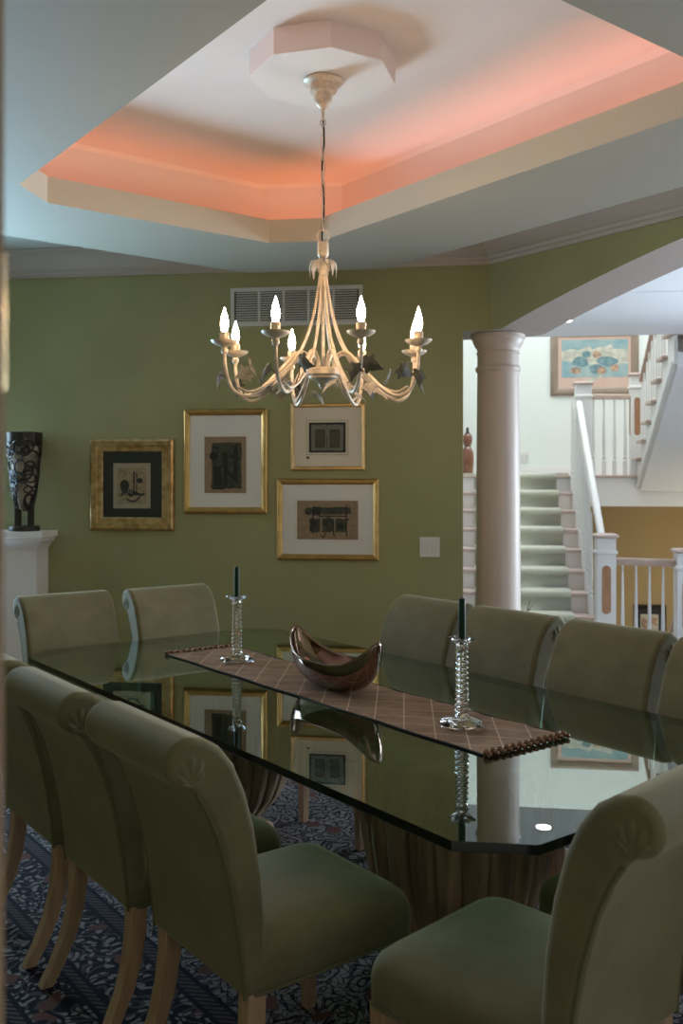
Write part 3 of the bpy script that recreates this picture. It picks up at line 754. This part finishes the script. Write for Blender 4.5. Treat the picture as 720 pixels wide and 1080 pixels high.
# ---------------- runner
RA, RB, RW, RL = 2.17, 2.94, .175, .995
rn = thing('table_runner', 'brown quilted table runner with diagonal light stitching and beaded ends', 'table runner', D(RA,RB,TZ), DTH)
m = MB(); NX, NY = 12, 60; rs = []
def rz_(x, y): return .0045+.0016*sin(x*38+y*7)*sin(y*21)+.001*sin(y*55+x*20)
for k, zo in ((1,0),(0,-.003)):
    m.cur = 1-k
    vs = [(RW*(2*i/NX-1)+.003*sin(j*.5), RL*(2*j/NY-1), max(.0008,rz_(RW*(2*i/NX-1),RL*(2*j/NY-1))+zo)) for j in range(NY+1) for i in range(NX+1)]
    m.add(vs, [(j*(NX+1)+i, j*(NX+1)+i+1, (j+1)*(NX+1)+i+1, (j+1)*(NX+1)+i) for j in range(NY) for i in range(NX)])
cl = m.build('cloth', ['runner_cloth','runner_back'], rn, smooth=60)
m = MB()
for sx in (-1,1): m.tube([(sx*(RW+.001)+.003*sin(j*.5), RL*(2*j/NY-1), .0035) for j in range(NY+1)], .003, 6)
m.build('edge_binding', 'runner_back', rn)
for sy in (-1,1):
    for i in range(13):
        x = RW*(2*i/12-1)*.98
        m = MB(); m.ball((x, sy*(RL+.010), .0105), .0105, 10); m.ball((x, sy*(RL+.026), .0085), .0082, 8); m.build('bead', 'bead_copper', rn)

# ---------------- candlesticks and candles
def candlestick(name, label, a, b, rot):
    t = thing(name, label, 'candlestick', D(a, b, TZ+.0085), DTH+rot, 'crystal candlesticks')
    m = MB()
    def lobe(th): return .060+.024*abs(cos(2*th))**1.5
    rs = []
    for s_, z in ((.96,0),(1,.004),(.98,.010),(.72,.018),(.45,.025)):
        rs.append([(lobe(2*pi*i/48)*s_*cos(2*pi*i/48), lobe(2*pi*i/48)*s_*sin(2*pi*i/48), z) for i in range(48)])
    m.rings(rs); m.build('foot', 'crystal', t, smooth=25)
    m = MB(); prof = [(.021,.0255),(.026,.030),(.026,.036)]
    z = .040; k = 12; st = .0172
    for i in range(k):
        r = .0225-.0035*i/k
        prof += [(r-.003,z),(r+.0015,z+st*.35),(r+.0015,z+st*.55),(r-.003,z+st*.92)]; z += st
    prof += [(.019,z),(.024,z+.006),(.019,z+.011)]; zt = z+.012
    m.lathe(prof, 8); m.build('stem', 'crystal', t, smooth=20)
    m = MB(); rs = []
    def pet(th): return 1+.12*cos(6*th)
    for r, z in ((.017,zt),(.021,zt+.008),(.030,zt+.016),(.041,zt+.024),(.040,zt+.027),(.026,zt+.021),(.0135,zt+.017),(.0130,zt+.006)):
        rs.append([(r*(pet(2*pi*i/36) if r > .02 else 1)*cos(2*pi*i/36), r*(pet(2*pi*i/36) if r > .02 else 1)*sin(2*pi*i/36), z) for i in range(36)])
    m.rings(rs); m.build('cup', 'crystal', t, smooth=25)
    return TZ+.0085+zt+.0065
zc = candlestick('candlestick', 'ribbed crystal candlestick at the far end of the runner, near the back chairs', 2.159, 3.60, .5)
zc = candlestick('candlestick', 'ribbed crystal candlestick at the near end of the runner, beside the bronze bowl', 2.165, 2.204, .1)
for a, b, lab in ((2.159,3.60,'dark green taper candle in the far crystal candlestick'),(2.165,2.204,'dark green taper candle in the near crystal candlestick')):
    t = thing('taper_candle', lab, 'candle', D(a,b,zc), DTH, 'taper candles')
    m = MB(); m.lathe([(.0115,0),(.0117,.05),(.0108,.142),(.0098,.1455),(.004,.1465)], 18); m.build('wax', 'candle_green', t)
    m = MB(); m.tube([(0,0,.1460),(0,.0004,.152)], .0011, 6); m.build('wick', 'cord_black', t)

# ---------------- bowl
bw = thing('boat_bowl', 'shiny bronze boat shaped bowl with upswept ends on the runner', 'bowl', D(2.17,2.90,TZ+.0090), DTH)
m = MB(); NT, NR = 72, 20; rs = []
for j in range(NR+1):
    t_ = j/NR; ring = []
    for i in range(NT):
        th = 2*pi*i/NT; c_, s_ = cos(th), sin(th)
        zr = .110+.100*abs(s_)**3.2
        rho = .16+.84*sin(t_*pi/2)**.85
        z = zr*(1-cos(t_*pi/2))**.92*1.0
        ring.append((.098*rho*c_*(1-.10*t_*t_*abs(s_)), .262*(.10+.90*sin(t_*pi/2)**.62)*math.copysign(abs(s_)**.92, s_)*(1+.02*t_), z))
    rs.append(ring)
m.rings(rs, cap0=True, cap1=False)
m.build('bowl_body', 'bronze', bw, smooth=80, solid=.006)

# ---------------- chairs
def make_chair(label, group):
    t = thing('dining_chair', label, 'chair', (0,0,0), 0, group)
    W = .232
    prof = [(-.252,.365),(-.258,.45),(-.272,.55),(-.292,.65),(-.318,.74),(-.348,.81),(-.375,.855)]
    for i in range(0, 13):
        a = R(-95)-R(175)*i/12
        prof.append((-.388+.056*cos(a), .925+.056*sin(a)))
    prof += [(-.352,.975),(-.312,.950),(-.276,.905),(-.245,.835),(-.221,.75),(-.203,.64),(-.193,.52),(-.19,.365)]
    m = MB(); m.prism(prof, -W, W, 'x')
    bk = m.build('backrest', 'velvet', t, smooth=50, bevel=(.017,4,55))
    for sx in (-1,1):
        m = MB(); n = 44; rs = []; fy, fz = -.385, .880
        for k in range(9):
            q = k/8; ring = []
            for i in range(n):
                an = 2*pi*i/n; y = -.388+.0540*cos(an); z = .925+.0540*sin(an)
                yy, zz = y+(fy-y)*q, z+(fz-z)*q; fan = math.atan2(z-fz, y-fy)
                fold = .0036*(abs(cos(6*fan))-.6)*sin(pi*max(0,min(1,(q-.1)*1.2)))
                ring.append((sx*(W-.011+.0165*(1-(1-q)**2.2)-.012*max(0,q-.55)**1.0*1.6+fold), yy, zz))
            rs.append(ring)
        m.rings(rs, cap0=False); m.build('pleated_end', 'velvet', bk, smooth=70)
        m = MB(); pth = [(sx*(W-.0045), y+.003, z) for y, z in prof[:7]]
        m.tube(smoothstep_path(pth, 4), .0045, 6); m.build('piping', 'velvet_piping', bk)
    m = MB()
    L = [(.222,.235,.012,0,.012,.362),(.230,.243,.02,0,.012,.368),(.234,.247,.03,0,.012,.385),(.236,.250,.035,0,.012,.43),(.235,.249,.045,0,.012,.452),(.228,.243,.05,0,.012,.470),(.212,.228,.055,0,.012,.484),(.185,.20,.06,0,.01,.494),(.13,.145,.06,0,.005,.502),(.06,.07,.05,0,0,.506)]
    m.rrect(L, 6); m.build('seat', 'velvet', t, smooth=80)
    m = MB(); rr = MB(); rr.rrect([(.2335,.2465,.03,0,.012,0)], 6)
    m.tube([(x,y,.369) for x,y,_ in rr.v], .0042, 6, close=True); m.build('piping', 'velvet_piping', t)
    for sx in (-1,1):
        m = MB(); rs = []
        for z, y, h in ((.372,-.215,.024),(.30,-.217,.0235),(.22,-.228,.0225),(.14,-.250,.021),(.06,-.286,.0195),(0,-.322,.0185)):
            rs.append([(sx*.205+dx*h, y+dy*h, z) for dx, dy in ((1,1),(-1,1),(-1,-1),(1,-1))])
        m.rings(rs); m.build('leg', 'leg_wood', t, smooth=30, bevel=(.003,2,40))
        m = MB(); m.rings([[(sx*.205+dx*h, .232+dy*h, z) for dx, dy in ((1,1),(-1,1),(-1,-1),(1,-1))] for z, h in ((.372,.023),(.0,.016))])
        m.build('leg', 'leg_wood', t, smooth=None, bevel=(.003,2,40))
    return t
GR = 'green velvet chairs around the glass table'
chair0 = make_chair('', GR)
CH = [ # a, b, turn (local +y heading in dining frame, degrees), label
 (1.372,2.065,-90,'green velvet chair on the near long side, closest to the camera with its back turned'),
 (1.352,2.640,-90,'green velvet chair on the near long side, middle of the three seen from behind'),
 (1.352,3.200,-90,'green velvet chair on the near long side at the left edge, half hidden'),
 (2.690,3.310,90,'green velvet chair on the far side, first one right of the bronze bowl'),
 (2.690,2.800,90,'green velvet chair on the far side standing in front of the round column'),
 (2.690,2.270,90,'green velvet chair on the far side in front of the hall railing newel'),
 (2.690,1.760,90,'green velvet chair on the far side cut off by the right edge'),
 (1.760,4.225,180,'green velvet chair at the far end of the table, beside the white mantel'),
 (2.310,4.185,180,'green velvet chair at the far table end below the tall framed print'),
 (1.598,1.435,7.5,'green velvet chair at the near end, large in the lower right corner'),
 (2.172,1.440,0,'green velvet chair at the near end, only its seat showing under the table edge'),
]
for i, (a, b, rt, lab) in enumerate(CH):
    o = chair0 if i == 0 else copy_tree(chair0)
    o.location = D(a, b, .010); o.rotation_euler = (0,0,DTH+R(rt)); o['label'] = lab

# ---------------- chandelier
CX, CY = cc.x, cc.y
ch = thing('chandelier', 'cream metal chandelier with eight candle bulbs and ivy leaves above the table', 'chandelier', (CX,CY,0), R(-1.5))
m = MB(); m.lathe([(.001,3.099),(.076,3.099),(.078,3.092),(.072,3.084),(.055,3.078),(.054,3.060),(.050,3.052),(.036,3.046),(.035,3.026),(.030,3.008),(.018,2.994),(.007,2.988),(.005,2.965),(.005,2.945)], 32); m.build('canopy', 'antique_cream', ch)
m = MB(); zz = 2.948; n_l = 8; Ll = .051
pts = [(.011*cos(2*pi*i/14), 0, zz-.012+.014*sin(2*pi*i/14)) for i in range(14)]; m.tube(pts, .0022, 6, close=True)
zt = zz-.020; nlk = 9; Lk = (zt-2.520)/nlk
for k in range(nlk):
    zc_ = zt-(k+.5)*Lk; hl = Lk*.5+.004; wd = .0075
    pts = []
    for i in range(16):
        a = 2*pi*i/16; u = wd*cos(a); w_ = (hl-wd)*(1 if sin(a) > 0 else -1)+wd*sin(a)
        pts.append((u if k % 2 else u*.25, u*.25 if k % 2 else u, zc_+w_))
    m.tube(pts, .0019, 6, close=True)
m.build('chain', 'antique_cream', ch)
m = MB(); m.tube([(.004*sin(i*1.1), .003*cos(i*.8), 2.95-i*.046) for i in range(12)], .0034, 7); m.build('cord', 'cord_black', ch)
m = MB(); m.tube([(.024*cos(2*pi*i/24), 0, 2.497+.024*sin(2*pi*i/24)) for i in range(24)], .0028, 7, close=True); m.build('loop_ring', 'antique_cream', ch)
m = MB(); m.lathe([(.008,2.474),(.021,2.472),(.022,2.455),(.022,2.425),(.019,2.418),(.013,2.412),(.013,2.395),(.018,2.388),(.016,2.372),(.014,2.34),(.011,2.325)], 24); m.build('socket_collar', 'antique_cream', ch)
m = MB(); m.lathe([(.006,2.33),(.006,1.985)], 10); m.build('stem', 'antique_cream', ch)
m = MB(); m.lathe([(.062,1.985),(.066,1.980),(.066,1.960),(.060,1.954)], 32); m.lathe([(.058,1.955),(.054,1.945),(.03,1.935),(.018,1.925),(.016,1.915),(.007,1.905),(.002,1.900)], 24); m.build('hub', 'antique_cream', ch)

def leaf_mesh(c, ux, uy, sc_=1.0):
    """five pointed ivy leaf with a raised midrib; ux = tip direction, uy = across"""
    ux, uy = Vector(ux).normalized(), Vector(uy); uy = (uy-ux*uy.dot(ux)).normalized(); un = ux.cross(uy); c = Vector(c)
    out = [(-.30,0),(-.42,.22),(-.30,.40),(-.10,.36),(.02,.56),(.16,.62),(.22,.36),(.42,.30),(.58,.18),(1.0,0)]
    out = out+[(x,-y) for x, y in reversed(out[1:-1])]
    vs = []
    for th in (1,-1):
        for x, y in out: vs.append(c+(ux*x+uy*y)*.066*sc_+un*(th*.0008-.012*sc_*(abs(y)**1.5)-.010*sc_*max(0,x)**2))
        vs.append(c+un*(th*.0008+.004*sc_))
    n = len(out); fs = []
    for j in range(n): fs += [(j,(j+1) % n,n),((j+1) % n+n+1, j+n+1, 2*n+1),(j,j+n+1,(j+1) % n+n+1,(j+1) % n)]
    return vs, fs
for k in range(6):                                     # leaf crown hanging under the collar
    a = 2*pi*k/6+.3; m = MB()
    d = Vector((cos(a),sin(a),0)); c = d*.020+Vector((0,0,2.385))
    rs = []
    for u, w in ((0,.007),(.25,.014),(.5,.017),(.75,.011),(1,.001)):
        q = d*(.014+.040*sin(u*pi*.62))+Vector((0,0,2.392+.018*sin(u*pi*.9)-.062*u*u)); s_ = Vector((-d.y,d.x,0))
        rs.append([q+s_*w, q+Vector((0,0,.004)), q-s_*w, q-Vector((0,0,.0008))])
    m.rings(rs); m.build('crown_leaf', 'leaf_metal', ch, smooth=None)
def make_arm():
    """built along local +x, its own origin on the chandelier axis"""
    m = MB()
    main = [(.045,0,1.975),(.050,0,2.012),(.072,0,2.040),(.105,0,2.038),(.145,0,2.000),(.20,0,1.942),(.255,0,1.892),(.31,0,1.868),(.352,0,1.885),(.378,0,1.930),(.389,0,1.985),(.390,0,2.030)]
    m.tube(smoothstep_path(main, 6), .0074, 8)
    rod = [(.012,0,2.345),(.022,0,2.28),(.040,.004,2.19),(.070,.006,2.10),(.115,.010,2.02),(.175,.012,1.955),(.24,.012,1.905),(.30,.010,1.884),(.345,.006,1.902)]
    m.tube(smoothstep_path(rod, 6), .0050, 7)
    arm = m.build('arm', 'antique_cream', ch)
    m = MB(); m.lathe([(.0065,2.022),(.012,2.028),(.014,2.038),(.010,2.046),(.016,2.050),(.034,2.056),(.048,2.066),(.051,2.072),(.048,2.072),(.03,2.064),(.008,2.062)], 28, .390, 0); m.build('drip_pan', 'antique_cream', arm)
    m = MB(); m.lathe([(.0175,2.060),(.0178,2.10),(.0165,2.103),(.009,2.104)], 20, .390, 0); m.build('candle_sleeve', 'antique_cream', arm)
    m = MB(); m.lathe([(.0095,2.102),(.0135,2.112),(.0170,2.130),(.0162,2.146),(.0125,2.164),(.0075,2.180),(.0038,2.192),(.0012,2.202)], 18, .390, 0); m.build('bulb', 'picture_glass', arm)
    m = MB(); m.lathe([(.007,2.103),(.0115,2.112),(.0152,2.130),(.0145,2.146),(.0108,2.163),(.0060,2.178),(.0026,2.189),(.0010,2.195)], 16, .390, 0); m.build('glowing_core', 'bulb_glow', arm)
    for (c, ux, uy, ss, tw, lm) in (((.305,.062,1.972),(.35,.75,-.35),(.3,-.1,.9),1.0,[(.245,.004,1.902),(.262,.028,1.935),(.292,.045,1.968)],'leaf_shaded'),
                                 ((.215,-.050,1.905),(.3,-.7,-.55),(1,.2,.1),.9,[(.235,0,1.907),(.232,-.026,1.900),(.222,-.045,1.906)],'leaf_metal'),
                                 ((.402,-.030,1.942),(.25,-.35,-.9),(.6,.8,0),.85,[(.372,0,1.915),(.388,-.012,1.938),(.398,-.022,1.948)],'leaf_shaded')):
        m = MB(); vs, fs = leaf_mesh(c, ux, uy, ss); m.add(vs, fs); m.tube(tw+[c], .0018, 5); m.build('leaf', lm, arm, smooth=None)
    return arm
arm0 = make_arm(); arm0.rotation_euler = (0,0,R(-90+22.5))
for k in range(1, 8):
    c = copy_tree(arm0, ch); c.rotation_euler = (0,0,R(-90+22.5+45*k))

# ---------------- mantel with carved vessel
s_r, z_m = wpt(61, 559, WN-.0)
mt = thing('mantel', 'white fireplace mantel with moulded shelf at the left of the green wall', 'mantel', H(s_r, WN-.001, 0), HTH)
zs = z_m
MW = .62
m = MB()                                               # shelf and moulding, profile mitred round the right end
PR = [(.245,zs,.0),(.245,zs-.040,.0),(.228,zs-.046,0),(.226,zs-.062,0),(.205,zs-.082,0),(.188,zs-.108,0),(.182,zs-.115,0),(.178,zs-.128,0)]
rs = []
for d, z, _ in PR:
    o = .245-d
    rs.append([(-MW+o,0,z),(-MW+o,-d,z),(-o,-d,z),(-o,0,z)])
m.rings(rs); m.build('shelf', 'white_trim', mt, smooth=None)
for xr in (-.067,):
    m = MB(); m.box(xr-.26, xr, -.178, 0, .16, zs-.128); m.box(xr-.275, xr+.015, -.193, 0, 0, .16); m.build('pilaster', 'white_trim', mt, smooth=None, bevel=(.003,2))
m = MB(); m.box(-MW+.06,-.327,-.16,0,zs-.34,zs-.128); m.build('frieze', 'white_trim', mt, smooth=None)
m = MB(); m.box(-MW+.06,-.327,-.06,0,0,zs-.34); m.build('surround', 'white_trim', mt, smooth=None)
vz = zs
sv, _ = wpt(25, 505, WN-.14)
ve = thing('carved_vessel', 'dark openwork carved vessel on a round stand on the mantel shelf', 'sculpture', H(sv, WN-.13, vz), HTH)
m = MB(); m.lathe([(.10,0),(.102,.008),(.10,.03),(.098,.034)], 32); m.build('stand', 'carved_dark', ve)
m = MB(); m.box(.028,.062,-.02,.02,.032,.24); m.box(-.062,-.028,-.02,.02,.032,.24); m.build('support', 'carved_dark', ve, smooth=None, bevel=(.004,2))
def vr(z):                                             # wall radius by height
    u = (z-.13)/.52
    return .025+.093*min(1,max(0,u))**.42-.004*max(0,u-.8)*5
zs_ = [.13+.52*i/26 for i in range(27)]
m = MB(); m.lathe([(vr(z)-.012, z) for z in zs_], 40); m.build('liner', 'vessel_pale', ve)
m = MB(); m.lathe([(vr(z)+.002, z) for z in (.565,.58,.60,.62,.64,.655)]+[(vr(.65)-.012,.66),(vr(.6)-.02,.62)], 48, 0, 0, lambda t, r, z: 1+.02*sin(5*t+1)+.012*sin(9*t)); m.build('rim', 'carved_dark', ve)
m = MB(); rnd = random.Random(4)
for i in range(60):
    zc_ = .17+.41*rnd.random()**.75; th = rnd.random()*2*pi; rr = .024+.030*rnd.random(); el = .6+.8*rnd.random(); tl = rnd.random()*pi
    pts = []
    for j in range(18):
        a = 2*pi*j/18; x = rr*cos(a)*el; y = rr*sin(a)
        u = x*cos(tl)-y*sin(tl); w_ = x*sin(tl)+y*cos(tl); z = min(.60,max(.14,zc_+w_)); r = vr(z)
        pts.append((r*cos(th+u/max(r,.04)), r*sin(th+u/max(r,.04)), z))
    m.tube(pts, .0060, 6, close=True)
m.build('lattice', 'carved_dark', ve)

# ---------------- vase of twigs behind the far chairs
tp = Vector(((552-360)/1000*6.75, 6.75, 0))
tv = thing('twig_vase', 'tall floor vase with bare twigs showing above the chairs beside the column', 'vase', tp-Vector((0,0,.004)))
m = MB(); m.lathe([(.08,0),(.10,.02),(.12,.15),(.11,.30),(.07,.42),(.05,.46),(.06,.48),(.05,.475),(.04,.44)], 28); m.build('vase_body', 'ceramic', tv)
m = MB(); rnd = random.Random(2)
for tip in ((.045,.0,.70),(.0,.02,.63),(-.03,0,.60),(.03,.02,.58)):
    p0 = Vector((0,0,.40)); p1 = Vector(tip); md = (p0+p1)/2+Vector((-.012,.01,.0))
    m.tube(smoothstep_path([p0, md, p1], 4), [.004]*5+[.0035,.003,.0025,.002], 5)
    for u in (.55,.75): 
        q = p0.lerp(p1,u); m.tube([q, q+Vector((rnd.uniform(-.03,.03),.01,.04))], .0022, 5)
        m.ball(q+Vector((.004,0,.01)), .006, 6)
m.build('twigs', 'twig', tv)

# ================================================================== WINDOWS AND LIGHT
w1 = MB()
for (a,b,c,d) in ((wy0,wy1,wz0,wz0+.07),(wy0,wy1,wz1-.07,wz1),(wy0,wy0+.07,wz0,wz1),(wy1-.07,wy1,wz0,wz1)): w1.box(a,b,LB+.04,LB+.16,c,d)
for i in (1,2):
    x = wy0+(wy1-wy0)*i/3; w1.box(x-.03,x+.03,LB+.05,LB+.15,wz0,wz1)
wo = struct(w1.build('window_1','window_frame',rz=DTH,smooth=None))
m = MB(); m.box(wy0,wy1,LB+.09,LB+.096,wz0,wz1); m.build('glass','window_glass',wo,smooth=None)

def area(name, loc, target, sx, sy, power, col, spread=180):
    l = bpy.data.lights.new(name, 'AREA'); l.shape = 'RECTANGLE'; l.size = sx; l.size_y = sy; l.energy = power; l.color = col; l.spread = R(spread)
    o = bpy.data.objects.new(name, l); C.objects.link(o); o.location = loc
    o.rotation_euler = (Vector(target)-Vector(loc)).to_track_quat('-Z','Y').to_euler(); return o
mid = (wy0+wy1)/2
area('window_daylight', D(mid,LB+.20,1.4), D(1.4,2.2,.2), 1.0, 1.9, 62, (.58,.81,1.0), 130)
area('window_upward_fill', D(mid,LB+.16,1.35), D(mid+.05,LB-2.2,3.35), 1.0, 1.7, 54, (.44,.76,1.0), 88)  # second lamp added in the window, beamed up to brighten the soffit
area('front_fill_light', D(1.92,bq-.35,1.4), D(1.2,3,.8), 1.3, 1.7, 4.5, (.85,.92,1.0))  # unseen fill lamp, added behind the camera to lift the near chairs
area('hall_fill_light', H(5.9,9.35,1.35), H(2.6,6.0,2.7), 3.2, 2.0, 560, (.72,.86,1.0), 150)  # lamp behind the added window opening, placed to light hall and room
area('stairwell_fill_light', H(1.3,9.6,5.6), H(1.3,9.7,0), 2.6, 2.4, 115, (.90,.97,1.0))  # unseen overhead lamp added to brighten the stairs; ceiling above is closed
area('basement_lamp', H(2.8,9.4,.6), H(2.4,11.4,.2), .4, .4, 7, (1,.83,.55))
# cove strips behind the lip, lighting the tray from its ledge
zl = Z_LIP-.085
cl_ = octo(.115, zl)
for i in range(8):
    p, q = cl_[i], cl_[(i+1) % 8]
    Lg = (q-p).length
    l = bpy.data.lights.new('cove_strip', 'AREA'); l.shape = 'RECTANGLE'; l.size = Lg*.98; l.size_y = .04
    l.energy = 1.0*{0:.74,1:.56,2:.44,3:.9,4:.7,5:.7,6:.7,7:.75}[i]*Lg
    l.color = (1,.25,.07) if i in (0,1,2) else (1,.32,.20)
    o = bpy.data.objects.new('cove_strip', l); C.objects.link(o); o.location = (p+q)/2
    x = (q-p).normalized(); z = Vector((0,0,-1)); y = z.cross(x)
    o.rotation_euler = Matrix((x, y, z)).transposed().to_euler()

wd = bpy.data.worlds.new('World'); sc.world = wd; wd.use_nodes = True
bg = wd.node_tree.nodes['Background']; bg.inputs[0].default_value = (.74,.72,.68,1); bg.inputs[1].default_value = .45

# ================================================================== CAMERA
cam = bpy.data.cameras.new('camera'); co = bpy.data.objects.new('camera', cam); C.objects.link(co)
co.location = (0,0,EYE); co.rotation_euler = (pi/2,0,0)
cam.sensor_fit = 'VERTICAL'; cam.sensor_height = 36.0; cam.sensor_width = 24.0
cam.lens = 36.0*1000/1080
cam.shift_y = -(540-507)/1080
cam.clip_start = .02
cam.dof.use_dof = True; cam.dof.focus_distance = 3.4; cam.dof.aperture_fstop = 4.5
sc.camera = co
vs_ = sc.view_settings; vs_.view_transform = 'Standard'; vs_.look = 'None'; vs_.gamma = 1.0; vs_.use_curve_mapping = False
vs_.exposure = 0.18
